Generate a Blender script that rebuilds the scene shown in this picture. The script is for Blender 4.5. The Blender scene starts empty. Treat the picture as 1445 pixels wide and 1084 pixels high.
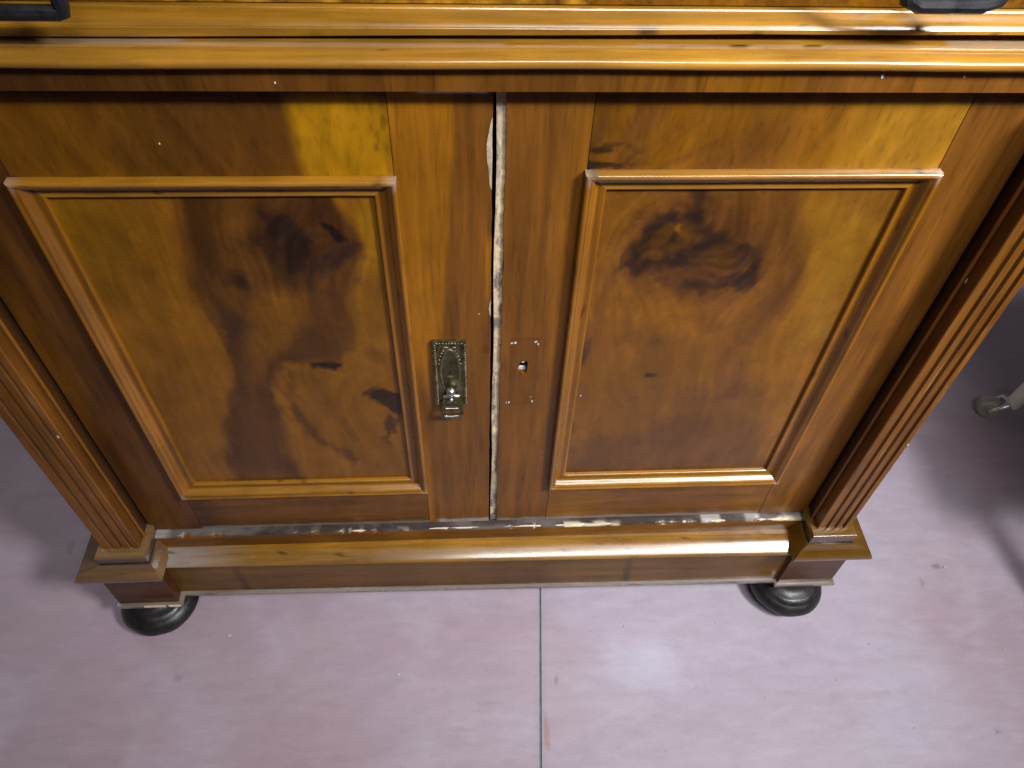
import bpy, bmesh, math, random
import numpy as np
from mathutils import Matrix, Vector

random.seed(7)
scene = bpy.context.scene
col = scene.collection

# ------------------------------------------------------------------ camera
F_PX, CX, CY = 1085.0, 722.5, 542.0
RR = np.array([0.99842336, -0.04825123, 0.02868112])
FW = np.array([0.0531055, 0.64646672, -0.76109171])
UU = np.cross(RR, FW)
CAM = np.array([-0.02203695, -0.52822741, 0.81469893])
cd = bpy.data.cameras.new('camera')
cam = bpy.data.objects.new('camera', cd)
col.objects.link(cam)
cam.matrix_world = Matrix(((RR[0], UU[0], -FW[0], CAM[0]), (RR[1], UU[1], -FW[1], CAM[1]),
                           (RR[2], UU[2], -FW[2], CAM[2]), (0, 0, 0, 1)))
cd.sensor_width = 36.0
cd.lens = F_PX / 1445.0 * 36.0
cd.clip_start = 0.02
cd.clip_end = 60
scene.camera = cam

# ------------------------------------------------------------------ light: ceiling lamp to the right, ceiling tube, added left fill, dim room
w = bpy.data.worlds.new('World')
scene.world = w
w.use_nodes = True
w.node_tree.nodes['Background'].inputs['Color'].default_value = (0.90, 0.88, 0.96, 1)
w.node_tree.nodes['Background'].inputs['Strength'].default_value = 0.095


def area(name, loc, target, sx, sy, power, color, spread=180):
    l = bpy.data.lights.new(name, 'AREA')
    l.shape = 'RECTANGLE'
    l.size, l.size_y = sx, sy
    l.energy = power
    l.spread = math.radians(spread)
    l.color = color
    o = bpy.data.objects.new(name, l)
    col.objects.link(o)
    o.location = loc
    d = Vector(target) - Vector(loc)
    o.rotation_euler = d.to_track_quat('-Z', 'Y').to_euler()
    return o


area('ceiling_lamp', (1.25, -1.00, 1.75), (0.36, 0.0, 0.28), 0.34, 0.34, 9.2, (0.97, 0.985, 1.0), 60)
area('ceiling_tube', (0.48, -1.22, 1.95), (0.32, 0.0, 0.34), 1.15, 0.12, 4.6, (0.97, 0.985, 1.0), 64)
area('left_floor_fill', (-1.7, 1.15, 1.7), (-.8, .35, -.29), 1.0, 1.0, 6, (0.86, 0.91, 1.0))  # added unseen fill, brightens the floor left of the cabinet
scene.view_settings.view_transform = 'Standard'
scene.view_settings.look = 'None'
scene.view_settings.exposure = 0.0
scene.view_settings.gamma = 1.0

FLOOR = -0.29


# ------------------------------------------------------------------ measuring and noise
def at(x, y, Y=0.0):
    """photo pixel -> world point on the plane y = Y"""
    d = FW * F_PX + RR * (x - CX) - UU * (y - CY)
    t = (Y - CAM[1]) / d[1]
    return CAM + t * d


def atz(x, y, Z=FLOOR):
    d = FW * F_PX + RR * (x - CX) - UU * (y - CY)
    return CAM + (Z - CAM[2]) / d[2] * d


def _hash(ix, iy, seed):
    h = (ix.astype(np.int64) * 374761393 + iy.astype(np.int64) * 668265263 + seed * 1442695041) & 0xffffffff
    h = ((h ^ (h >> 13)) * 1274126177) & 0xffffffff
    h = (h ^ (h >> 16)) & 0xffffffff
    return h / 4294967295.0


def vn(x, y, seed=0):
    ix, iy = np.floor(x), np.floor(y)
    fx, fy = x - ix, y - iy
    fx = fx * fx * fx * (fx * (fx * 6 - 15) + 10)
    fy = fy * fy * fy * (fy * (fy * 6 - 15) + 10)
    a, b = _hash(ix, iy, seed), _hash(ix + 1, iy, seed)
    c, d = _hash(ix, iy + 1, seed), _hash(ix + 1, iy + 1, seed)
    return (a + (b - a) * fx) * (1 - fy) + (c + (d - c) * fx) * fy


def fbm(x, y, seed=0, o=4):
    s, a, t = 0, 1.0, 0
    for i in range(o):
        s = s + a * vn(x * 2 ** i + 17.3 * i, y * 2 ** i - 9.1 * i, seed + i)
        t += a
        a *= .5
    return s / t - .5


def ss(a, b, x):
    t = np.clip((x - a) / (b - a), 0, 1)
    return t * t * (3 - 2 * t)


def mix(c, d, m):
    c = np.asarray(c, float)
    d = np.asarray(d, float)
    return c + (d - c) * m[..., None]


def curve_x(pts, z):
    """x of a photo polyline (door plane) as a function of height z"""
    W = np.array([at(*p) for p in pts])
    i = np.argsort(W[:, 2])
    return np.interp(z, W[i, 2], W[i, 0])


def curve_z(pts, x):
    W = np.array([at(*p) for p in pts])
    i = np.argsort(W[:, 0])
    return np.interp(x, W[i, 0], W[i, 2])


def blob(X, Z, p, rx, rz, soft=.6, ang=0):
    """1 inside an ellipse centred on photo pixel p (radii in metres), fading outward"""
    c = at(*p)
    dx, dz = X - c[0], Z - c[2]
    ca, sa = math.cos(ang), math.sin(ang)
    u, v = (dx * ca + dz * sa) / rx, (-dx * sa + dz * ca) / rz
    return 1 - ss(1 - soft, 1 + soft, np.sqrt(u * u + v * v))


# ------------------------------------------------------------------ materials
def new_mat(name):
    m = bpy.data.materials.new(name)
    m.use_nodes = True
    nt = m.node_tree
    return m, nt, nt.nodes['Principled BSDF']


def node(nt, kind, **kw):
    n = nt.nodes.new(kind)
    for k, v in kw.items():
        setattr(n, k, v)
    return n


def noise(nt, vec, scale, detail=4, rough=.55, dist=0.0):
    n = node(nt, 'ShaderNodeTexNoise')
    nt.links.new(vec, n.inputs['Vector'])
    n.inputs['Scale'].default_value = scale
    n.inputs['Detail'].default_value = detail
    n.inputs['Roughness'].default_value = rough
    n.inputs['Distortion'].default_value = dist
    return n.outputs['Fac']


def maprange(nt, v, a, b, c, d):
    n = node(nt, 'ShaderNodeMapRange')
    nt.links.new(v, n.inputs[0])
    for i, k in enumerate((a, b, c, d)):
        n.inputs[i + 1].default_value = k
    return n.outputs[0]


def mul(nt, a, b):
    n = node(nt, 'ShaderNodeMath', operation='MULTIPLY')
    nt.links.new(a, n.inputs[0])
    nt.links.new(b, n.inputs[1])
    return n.outputs[0]


def wood(name, stretch, rough=.33, coat=.12, amount=.30, bump=.10, pores=.25, spec=.22):
    m, nt, p = new_mat(name)
    pos = node(nt, 'ShaderNodeNewGeometry').outputs['Position']
    mp = node(nt, 'ShaderNodeMapping')
    nt.links.new(pos, mp.inputs['Vector'])
    mp.inputs['Scale'].default_value = stretch
    g1 = noise(nt, mp.outputs[0], 60, 5, .6, .4)
    g2 = noise(nt, mp.outputs[0], 260, 3, .6)
    big = noise(nt, pos, 9, 4, .6)
    k1 = maprange(nt, g1, .3, .7, 1 - amount, 1 + amount)
    k2 = maprange(nt, g2, .30, .48, 1 - pores, 1.0)
    k3 = maprange(nt, big, .3, .7, .86, 1.14)
    k = mul(nt, mul(nt, k1, k2), k3)
    at_ = node(nt, 'ShaderNodeAttribute', attribute_name='tint')
    sc = node(nt, 'ShaderNodeVectorMath', operation='SCALE')
    nt.links.new(at_.outputs['Color'], sc.inputs[0])
    nt.links.new(k, sc.inputs['Scale'])
    nt.links.new(sc.outputs[0], p.inputs['Base Color'])
    sm = noise(nt, pos, 26, 5, .65)
    nt.links.new(maprange(nt, sm, .3, .7, rough * .75, rough * 1.45), p.inputs['Roughness'])
    p.inputs['Specular IOR Level'].default_value = spec
    p.inputs['Coat Weight'].default_value = coat
    p.inputs['Coat Roughness'].default_value = .17
    b = node(nt, 'ShaderNodeBump')
    b.inputs['Strength'].default_value = bump
    b.inputs['Distance'].default_value = .0012
    nt.links.new(g1, b.inputs['Height'])
    b2 = node(nt, 'ShaderNodeBump')
    b2.inputs['Strength'].default_value = .10
    b2.inputs['Distance'].default_value = .006
    nt.links.new(noise(nt, pos, 14, 3, .5), b2.inputs['Height'])
    nt.links.new(b.outputs[0], b2.inputs['Normal'])
    nt.links.new(b2.outputs[0], p.inputs['Normal'])
    return m


WOOD_V = wood('walnut_upright_grain', (1, 1, .08), amount=.30, pores=.30)
WOOD_H = wood('walnut_level_grain', (.10, 1, 1))
WOOD_D = wood('walnut_crotch_grain', (.8, 1, .22), amount=.24)
BURL = wood('walnut_burl', (.75, 1, .5), rough=.27, coat=.12, amount=.16, bump=.04, pores=.14, spec=.32)
BURL_DRAWER = wood('drawer_burl', (.9, 1, .9), amount=.5, pores=.4)
MOULD_H = wood('polished_moulding_level', (.06, 1, 1), rough=.27, coat=.70, amount=.26, bump=.08, spec=.4)
MOULD_V = wood('polished_moulding_upright', (1, 1, .06), rough=.26, coat=.5, amount=.25, bump=.06)


def raw_wood():
    m, nt, p = new_mat('bare_scuffed_wood')
    pos = node(nt, 'ShaderNodeNewGeometry').outputs['Position']
    at_ = node(nt, 'ShaderNodeAttribute', attribute_name='tint')
    k = maprange(nt, noise(nt, pos, 190, 4, .7), .3, .7, .72, 1.22)
    sc = node(nt, 'ShaderNodeVectorMath', operation='SCALE')
    nt.links.new(at_.outputs['Color'], sc.inputs[0])
    nt.links.new(k, sc.inputs['Scale'])
    nt.links.new(sc.outputs[0], p.inputs['Base Color'])
    p.inputs['Roughness'].default_value = .7
    b = node(nt, 'ShaderNodeBump')
    b.inputs['Strength'].default_value = .5
    b.inputs['Distance'].default_value = .001
    nt.links.new(noise(nt, pos, 240, 4, .6), b.inputs['Height'])
    nt.links.new(b.outputs[0], p.inputs['Normal'])
    return m


RAW = raw_wood()


def simple(name, c1, c2, scale, rough, metal=0.0, bump=.2, coat=0.0, lo=.35, hi=.65, dist=.0008, r2=None):
    m, nt, p = new_mat(name)
    pos = node(nt, 'ShaderNodeNewGeometry').outputs['Position']
    f = maprange(nt, noise(nt, pos, scale, 5, .65), lo, hi, 0, 1)
    mx = node(nt, 'ShaderNodeMix', data_type='RGBA')
    nt.links.new(f, mx.inputs[0])
    mx.inputs[6].default_value = (*c1, 1)
    mx.inputs[7].default_value = (*c2, 1)
    nt.links.new(mx.outputs[2], p.inputs['Base Color'])
    nt.links.new(maprange(nt, f, 0, 1, rough, r2 or rough * 1.5), p.inputs['Roughness'])
    p.inputs['Metallic'].default_value = metal
    p.inputs['Coat Weight'].default_value = coat
    b = node(nt, 'ShaderNodeBump')
    b.inputs['Strength'].default_value = bump
    b.inputs['Distance'].default_value = dist
    nt.links.new(noise(nt, pos, scale * 3, 4, .6), b.inputs['Height'])
    nt.links.new(b.outputs[0], p.inputs['Normal'])
    return m


OLD_BRASS = simple('darkened_brass', (.07, .062, .030), (.15, .13, .07), 120, .32, .9, .15)
BRASS = simple('tarnished_brass', (.085, .075, .036), (.27, .235, .135), 160, .30, .9, .2)
STEEL = simple('worn_steel', (.50, .50, .50), (.72, .72, .70), 200, .25, 1.0, .1)
BLACK_IRON = simple('black_iron', (.006, .006, .008), (.02, .02, .024), 60, .42, .3, .2)
EBONY = simple('ebonised_foot', (.004, .0035, .004), (.014, .010, .008), 55, .34, 0, .3, .0, dist=.0015)
DARK = simple('dark_inside', (.004, .004, .006), (.010, .009, .010), 40, .8)
PAPER = simple('white_scrap', (.38, .37, .35), (.52, .51, .49), 90, .8)
CREAM = simple('cream_paint', (.66, .64, .52), (.76, .74, .64), 40, .35)
GREY_RUBBER = simple('grey_rubber', (.26, .24, .20), (.40, .37, .31), 70, .4)
SEAT_CLOTH = simple('dark_seat_cloth', (.008, .008, .011), (.018, .018, .022), 90, .9)
FILLER = simple('grey_joint_filler', (.09, .125, .135), (.16, .20, .20), 70, .6)


def floor_mat():
    m, nt, p = new_mat('mauve_resin_floor')
    pos = node(nt, 'ShaderNodeNewGeometry').outputs['Position']
    at_ = node(nt, 'ShaderNodeAttribute', attribute_name='tint')
    mp = node(nt, 'ShaderNodeMapping')
    nt.links.new(pos, mp.inputs['Vector'])
    mp.inputs['Scale'].default_value = (.35, 1, 1)
    a = maprange(nt, noise(nt, mp.outputs[0], 60, 6, .65, .5), .3, .7, .93, 1.07)
    b_ = maprange(nt, noise(nt, pos, 420, 3, .7), .3, .7, .95, 1.05)
    k = mul(nt, a, b_)
    sc = node(nt, 'ShaderNodeVectorMath', operation='SCALE')
    nt.links.new(at_.outputs['Color'], sc.inputs[0])
    nt.links.new(k, sc.inputs['Scale'])
    nt.links.new(sc.outputs[0], p.inputs['Base Color'])
    nt.links.new(maprange(nt, noise(nt, pos, 22, 5, .6), .3, .7, .42, .62), p.inputs['Roughness'])
    p.inputs['Specular IOR Level'].default_value = .35
    b = node(nt, 'ShaderNodeBump')
    b.inputs['Strength'].default_value = .12
    b.inputs['Distance'].default_value = .001
    nt.links.new(noise(nt, pos, 90, 5, .7), b.inputs['Height'])
    nt.links.new(b.outputs[0], p.inputs['Normal'])
    return m


FLOOR_MAT = floor_mat()

# ------------------------------------------------------------------ object helpers
WORLD = {}          # object name -> world location


def empty(name, loc, label=None, cat=None, parent=None):
    o = bpy.data.objects.new(name, None)
    o.empty_display_size = .05
    col.objects.link(o)
    base = Vector((0, 0, 0))
    if parent:
        o.parent = parent
        base = WORLD[parent.name]
    o.location = Vector(loc) - base
    WORLD[o.name] = Vector(loc)
    if label:
        o['label'] = label
        o['category'] = cat
    return o


def obj(name, V, Fc, mat, parent=None, tint=None, smooth=None, label=None, cat=None, kind=None, bevel=0, origin=None):
    """V in world metres; tint = colour or function of the Nx3 points; smooth = auto-smooth angle in degrees"""
    V = np.asarray(V, float)
    c = np.array(origin) if origin is not None else (V.min(0) + V.max(0)) / 2
    me = bpy.data.meshes.new(name)
    me.from_pydata((V - c).tolist(), [], [tuple(f) for f in Fc])
    me.validate()
    bm = bmesh.new()
    bm.from_mesh(me)
    bmesh.ops.recalc_face_normals(bm, faces=bm.faces)
    if bevel:
        es = [e for e in bm.edges if len(e.link_faces) == 2 and e.calc_face_angle(0) > .6]
        bmesh.ops.bevel(bm, geom=es, offset=bevel, segments=2, profile=.6, affect='EDGES', clamp_overlap=True)
    if smooth is not None:
        lim = math.radians(smooth)
        for f in bm.faces:
            f.smooth = True
        for e in bm.edges:
            if len(e.link_faces) == 2 and e.calc_face_angle(0) > lim:
                e.smooth = False
    bm.to_mesh(me)
    bm.free()
    if tint is not None:
        n = len(me.vertices)
        co = np.empty(n * 3)
        me.vertices.foreach_get('co', co)
        P = co.reshape(n, 3) + c
        rgb = tint(P) if callable(tint) else np.tile(np.array(tint, float), (n, 1))
        a = me.color_attributes.new('tint', 'FLOAT_COLOR', 'POINT')
        a.data.foreach_set('color', np.concatenate([np.clip(rgb, .001, 1), np.ones((n, 1))], 1).ravel())
    me.materials.append(mat)
    o = bpy.data.objects.new(name, me)
    col.objects.link(o)
    base = Vector((0, 0, 0))
    if parent:
        o.parent = parent
        base = WORLD[parent.name]
    o.location = Vector(c) - base
    WORLD[o.name] = Vector(c)
    if label:
        o['label'] = label
    if cat:
        o['category'] = cat
    if kind:
        o['kind'] = kind
    return o


def box(x0, x1, y0, y1, z0, z1):
    V = [(x, y, z) for x in (x0, x1) for y in (y0, y1) for z in (z0, z1)]
    Fc = [(0, 1, 3, 2), (4, 6, 7, 5), (0, 4, 5, 1), (2, 3, 7, 6), (0, 2, 6, 4), (1, 5, 7, 3)]
    return V, Fc


def join(*parts):
    V, Fc = [], []
    for v, f in parts:
        n = len(V)
        V += [tuple(p) for p in v]
        Fc += [tuple(i + n for i in q) for q in f]
    return V, Fc


def grid_board(x0, x1, z0, z1, yf, yb, step, xl=None, xr=None, wob=0.0):
    """a board whose front face is a grid (for figured colour) with thickness to yb; xl/xr shift its long edges"""
    nx, nz = max(1, int(round((x1 - x0) / step))), max(1, int(round((z1 - z0) / step)))
    V, Fc = [], []
    zs = np.linspace(z0, z1, nz + 1)
    L = np.full(nz + 1, x0) + (xl(zs) if xl else 0)
    R_ = np.full(nz + 1, x1) + (xr(zs) if xr else 0)
    for j in range(nz + 1):
        for i in range(nx + 1):
            V.append((L[j] + (R_[j] - L[j]) * i / nx, yf, zs[j]))
    w_ = nx + 1
    for j in range(nz):
        for i in range(nx):
            a = j * w_ + i
            Fc.append((a, a + 1, a + 1 + w_, a + w_))
    loop = list(range(0, w_)) + [j * w_ + nx for j in range(1, nz + 1)] + \
        [nz * w_ + i for i in range(nx - 1, -1, -1)] + [j * w_ for j in range(nz - 1, 0, -1)]
    n = len(V)
    for k in loop:
        V.append((V[k][0], yb, V[k][2]))
    m = len(loop)
    for k in range(m):
        Fc.append((loop[k], loop[(k + 1) % m], n + (k + 1) % m, n + k))
    return V, Fc


def extrude_x(x0, x1, prof, n=60, fy=None, fz=None, cap=True, wz=None):
    """profile [(y, z)] run along x; fy(x), fz(x) add small unevenness"""
    V, Fc = [], []
    k = len(prof)
    for i in range(n + 1):
        x = x0 + (x1 - x0) * i / n
        dy = fy(x) if fy else 0
        dz = fz(x) if fz else 0
        for q, (y, z) in enumerate(prof):
            V.append((x, y + dy, z + dz * (wz[q] if wz else 1)))
    for i in range(n):
        for j in range(k - 1):
            a = i * k + j
            Fc.append((a, a + 1, a + 1 + k, a + k))
    if cap:
        Fc.append(tuple(range(k)))
        Fc.append(tuple(n * k + j for j in range(k)))
    return V, Fc


def sweep_u(x0, x1, yf, yb, prof):
    """profile [(out, z)] carried round the left, front and right of a block"""
    V, Fc = [], []
    k = len(prof)
    for (o, z) in prof:
        V += [(x0 - o, yb, z), (x0 - o, yf - o, z), (x1 + o, yf - o, z), (x1 + o, yb, z)]
    for j in range(k - 1):
        for s in range(3):
            a = j * 4 + s
            Fc.append((a, a + 1, a + 5, a + 4))
    Fc.append((0, 3, 2, 1))
    b = (k - 1) * 4
    Fc.append((b, b + 1, b + 2, b + 3))
    return V, Fc


def lathe(cx, cy, prof, n=40):
    V, Fc = [], []
    for (r, z) in prof:
        for i in range(n):
            a = 2 * math.pi * i / n
            V.append((cx + r * math.cos(a), cy + r * math.sin(a), z))
    for j in range(len(prof) - 1):
        for i in range(n):
            Fc.append((j * n + i, j * n + (i + 1) % n, (j + 1) * n + (i + 1) % n, (j + 1) * n + i))
    Fc.append(tuple(range(n)))
    Fc.append(tuple((len(prof) - 1) * n + i for i in range(n)))
    return V, Fc


def tube(pts, r, n=12, closed=False, square=False):
    """round bar along pts; r number or list"""
    P = [Vector(p) for p in pts]
    rs = r if isinstance(r, (list, tuple)) else [r] * len(P)
    V, Fc = [], []
    up = None
    m = len(P)
    for i, p in enumerate(P):
        a = P[(i - 1) % m] if closed or i > 0 else p
        b = P[(i + 1) % m] if closed or i < m - 1 else p
        t = (b - a).normalized()
        if up is None:
            up = t.orthogonal().normalized()
        up = (up - t * up.dot(t)).normalized()
        s = t.cross(up)
        for k in range(n):
            q = 2 * math.pi * (k + .5) / n
            V.append(tuple(p + (up * math.cos(q) + s * math.sin(q)) * rs[i]))
    for i in range(m if closed else m - 1):
        for k in range(n):
            a, b = i * n + k, i * n + (k + 1) % n
            c, d = ((i + 1) % m) * n + (k + 1) % n, ((i + 1) % m) * n + k
            Fc.append((a, b, c, d))
    if not closed:
        Fc.append(tuple(range(n)))
        Fc.append(tuple((m - 1) * n + k for k in range(n)))
    return V, Fc


def ball(c, r, n=12, m=7, sz=1.0):
    prof = [(max(r * math.sin(math.pi * j / m), 1e-5), -r * sz * math.cos(math.pi * j / m)) for j in range(m + 1)]
    V, Fc = lathe(0, 0, prof, n)
    return [(c[0] + x, c[1] + y, c[2] + z) for x, y, z in V], Fc


def chip(X, Z, y, rx, rz, th=.0006, n=9, seed=0):
    """a small ragged flake lying on a vertical face"""
    rnd = random.Random(seed)
    ring = []
    for i in range(n):
        a = 2 * math.pi * i / n
        k = rnd.uniform(.6, 1.15)
        ring.append((X + rx * k * math.cos(a), Z + rz * k * math.sin(a)))
    V = [(x, y, z) for x, z in ring] + [(X + (x - X) * .8, y - th, Z + (z - Z) * .8) for x, z in ring]
    Fc = [tuple(range(n, 2 * n))] + [(i, (i + 1) % n, n + (i + 1) % n, n + i) for i in range(n)]
    return V, Fc


def hflake(X, Y, z, rx, ry, th=.0008, n=8, seed=0, ang=0):
    rnd = random.Random(seed)
    V = []
    for lev in (0, 1):
        r2 = random.Random(seed)
        for i in range(n):
            a = 2 * math.pi * i / n
            k = r2.uniform(.55, 1.15) * (1 - .2 * lev)
            u, v = rx * k * math.cos(a), ry * k * math.sin(a)
            V.append((X + u * math.cos(ang) - v * math.sin(ang), Y + u * math.sin(ang) + v * math.cos(ang), z + th * lev))
    Fc = [tuple(range(n, 2 * n))] + [(i, (i + 1) % n, n + (i + 1) % n, n + i) for i in range(n)]
    return V, Fc


# ------------------------------------------------------------------ colours of the wood (KNOT also paints groove shade)
GOLD = np.array((.345, .155, .003))
HONEY = np.array((.37, .168, .013))
AMBER = np.array((.216, .080, .004))
BROWN = np.array((.130, .047, .006))
DEEP = np.array((.054, .019, .004))
KNOT = np.array((.015, .0075, .005))
PALE = np.array((.50, .40, .28))
GREYED = np.array((.36, .33, .31))


def varied(c, amp=.18, sx=6, sz=6, seed=1, dirt=0.0):
    c = np.array(c)

    def fn(P):
        k = 1 + amp * 2 * fbm(P[:, 0] * sx, P[:, 2] * sz + P[:, 1] * sz, seed, 4)
        r = c[None] * k[:, None]
        if dirt:
            d = ss(.18, .30, fbm(P[:, 0] * 70, (P[:, 2] + P[:, 1]) * 160, seed + 9, 3)) * dirt
            r = mix(r, (.05, .03, .02), d)
        return r
    return fn


# ------------------------------------------------------------------ floor
floor = empty('floor', (0, 0, FLOOR))
floor['kind'] = 'structure'
floor['label'] = 'mauve floor of large smooth slabs under the cabinet'
JA, JB = atz(762, 840), atz(763, 1084)


def joint_x(y):
    return JA[0] + (JB[0] - JA[0]) * (y - JA[1]) / (JB[1] - JA[1])


RUST = atz(771, 1035)
SCUFFS = [(100, 773, .006, .012, .6), (806, 935, .008, .003, .2), (390, 968, .004, .004, .4), (250, 957, .007, .006, .5),
          (1322, 799, .008, .006, .8), (1302, 823, .003, .010, .6), (785, 960, .003, .006, .7), (1408, 1032, .004, .004, .8),
          (690, 993, .02, .002, .25), (850, 905, .022, .002, .2), (655, 1030, .018, .003, .25), (560, 960, .03, .002, .12)]


def floor_tint(P):
    X, Y = P[:, 0], P[:, 1]
    base = np.tile(np.array((.374, .316, .374)), (len(P), 1))
    m = ss(-.10, .30, fbm(X * 3.2, Y * 3.6, 5, 4) + .7 * (-Y - .12) + .6 * np.maximum(0, np.abs(X - .15) - .22) + .5 * np.maximum(0, -.2 - X))  # mottled pink; weighted outward and left to paint in the dimmer light
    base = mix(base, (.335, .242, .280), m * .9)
    pale = ss(-.05, .30, fbm(X * 7 + 3, Y * 7, 11, 4))
    base = mix(base, (.42, .37, .425), pale * .4)
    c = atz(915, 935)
    base = mix(base, (.50, .50, .62), (1 - ss(.1, 1.0, np.sqrt(((X - c[0]) / .085) ** 2 + ((Y - c[1]) / .06) ** 2) + fbm(X * 30, Y * 30, 3) * .7)) * .5)  # pale bluish pool of light painted into the floor colour
    st = ss(.14, .34, fbm(X * 10, Y * 60, 21, 4))
    base = mix(base, (.34, .25, .29), st * .30)
    for i, (px, py, rx, ry, a) in enumerate(SCUFFS):
        q = atz(px, py)
        d = np.sqrt(((X - q[0]) / rx) ** 2 + ((Y - q[1]) / ry) ** 2) + fbm(X * 160, Y * 160, 40 + i) * .9
        base = mix(base, (.20, .16, .19), (1 - ss(.55, 1.1, d)) * a)
    d = np.sqrt(((X - RUST[0]) / .0042) ** 2 + ((Y - RUST[1]) / .030) ** 2) + fbm(X * 120, Y * 60, 77) * .8
    base = mix(base, (.36, .13, .06), (1 - ss(.35, 1.25, d)) * .65)
    jd = np.abs(X - joint_x(Y))
    base = mix(base, (.30, .27, .30), (1 - ss(.003, .010, jd)) * .45)
    k = 1 + .10 * fbm(X * 40, Y * 90, 31, 3)
    return base * k[:, None]


def slab(xs, ys, side):
    V, Fc = [], []
    n = len(xs)
    for y in ys:
        j = joint_x(y) + .0017 * side
        for x in xs:
            V.append((j + x * side, y, FLOOR))
    for b in range(len(ys) - 1):
        for a in range(n - 1):
            k = b * n + a
            Fc.append((k, k + 1, k + 1 + n, k + n))
    m = len(V)
    for b, y in enumerate(ys):          # the edge down into the joint
        V.append((joint_x(y) + .0013 * side, y, FLOOR - .006))
    for b in range(len(ys) - 1):
        Fc.append((b * n, (b + 1) * n, m + b + 1, m + b))
    return V, Fc


ys = np.concatenate([[-6, -3, -1.5, -.8, -.5], np.arange(-.40, .36, .0035), [.4, .5, .7, 1, 2, 4, 7]])
xs_l = np.concatenate([[0, .0008, .002], np.arange(.005, .75, .004), [.8, .9, 1.1, 1.5, 2.5, 4, 7]])
xs_r = np.concatenate([[0, .0008, .002], np.arange(.005, .85, .004), [.9, 1.0, 1.2, 1.6, 2.5, 4, 7]])
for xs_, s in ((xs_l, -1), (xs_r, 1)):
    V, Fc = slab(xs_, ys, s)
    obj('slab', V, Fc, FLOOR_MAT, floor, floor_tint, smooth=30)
V = [(joint_x(y) + s * .004, y, FLOOR - .0022) for y in (-6, -1, -.3, -.1, .1, 1, 7) for s in (-1, 1)]
obj('joint_filler', V, [(2 * i, 2 * i + 1, 2 * i + 3, 2 * i + 2) for i in range(6)], FILLER, floor)

# ------------------------------------------------------------------ the cabinet
cab = empty('cabinet', (0, .18, FLOOR), 'old walnut cabinet with two burl panelled doors and black bun feet', 'cabinet')
obj('carcass', *join(box(-.478, -.4455, .020, .46, -.234, .550), box(.4345, .465, .020, .46, -.234, .550),
                     box(-.4455, .4345, .44, .46, -.234, .550), box(-.4455, .4345, .03, .44, -.234, -.096),
                     box(-.4455, .4345, .03, .44, .53, .550)), WOOD_V, cab, varied(BROWN * .8, seed=3))

DT, DB = .5300, -.0890          # door top and bottom


# ---- colour of each veneer
def tint_left_rail_top(P):
    X, Z = P[:, 0], P[:, 2]
    n = fbm(X * 14 + Z * 10, Z * 5 - X * 4, 3, 5)
    st = fbm(X * 95 + Z * 48, Z * 9, 8, 4)
    c = mix(AMBER * .62, BROWN * .72, ss(-.12, .14, n + .1 * ss(-.34, -.2, X)))
    c = mix(c, AMBER * .8, ss(-.27, -.40, X) * .45)
    edge = np.interp(Z, [.4514, .5208], [-.1505, -.1545]) + .002 * fbm(Z * 40, Z * 0, 4)
    y = ss(-.007, .007, X - edge)
    c = mix(c, GOLD * .95 * (1 + .5 * fbm(X * 60, Z * 20, 15, 4))[:, None], y)
    c = mix(c, BROWN * .7, ss(-.089, -.083, X) * .3 * ss(-.2, .1, fbm(X * 50, Z * 30, 6) + .1))
    nicks = ss(.22, .30, fbm(X * 120, Z * 60, 51, 3)) * y
    c = mix(c, DEEP * .5, nicks * .35)
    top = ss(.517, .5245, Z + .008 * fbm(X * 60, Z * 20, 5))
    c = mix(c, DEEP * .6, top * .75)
    return c * (1 + .42 * st)[:, None]


def tint_left_inner_stile(P):
    X, Z = P[:, 0], P[:, 2]
    b = np.interp(Z, [.10, .2914, .5238], [-.056, -.0479, -.0305]) + .003 * fbm(Z * 25, Z * 0, 9)
    m = ss(-.0025, .0025, X - b)
    band = 1 + .35 * fbm(X * 22 - Z * 20, Z * 16 + X * 8, 12, 4)
    c = mix(AMBER * 1.15, BROWN * 1.02, ss(.26, .12, Z + .10 * fbm(X * 12, Z * 8, 2)))
    c = c * band[:, None]
    d = BROWN * 1.05 * (1 + .45 * fbm(X * 26, Z * 9, 22, 4))[:, None]
    c = mix(c, d, m * ss(.06, .20, Z + .2 * 0))
    low = ss(.18, .05, Z)
    c = mix(c, BROWN * .95, low)
    c = mix(c, AMBER * 1.05, ss(-.068, -.077, X) * low * .8)
    # worn lips; reflected light painted pale on the top edge, grey above the ledge
    wt = ss(.5225, .5238, Z) * ss(-.060, -.055, X) * ss(-.003, -.008, X)
    c = mix(c, (.62, .56, .52), wt)
    wl = ss(-.080, -.083, Z + .004 * fbm(X * 60, Z * 0, 4)) * ss(-.075, -.065, X)
    c = mix(c, GREYED * .75, wl * .75)
    strk = 1 + .30 * fbm(X * 260, Z * 10, 61, 3)
    # long pale splinter line by the meeting edge
    e = ss(-.0068, -.0062, X) * ss(.30, .33, Z) * ss(.40, .37, Z)
    c = mix(c, AMBER * 1.2, e * .7)
    sq = (np.abs(X + .0065) < .004) * (np.abs(Z - .248) < .006)
    c = mix(c, BROWN * .6, sq * .6)
    return c * strk[:, None]


def tint_left_outer_stile(P):
    X, Z = P[:, 0], P[:, 2]
    c = mix(DEEP * 1.0, BROWN * .75, ss(-.2, .2, fbm(X * 20, Z * 5, 33, 4) + .25 * (.15 - Z)))
    return c * (1 + .4 * fbm(X * 160, Z * 8, 34, 4))[:, None]


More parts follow.
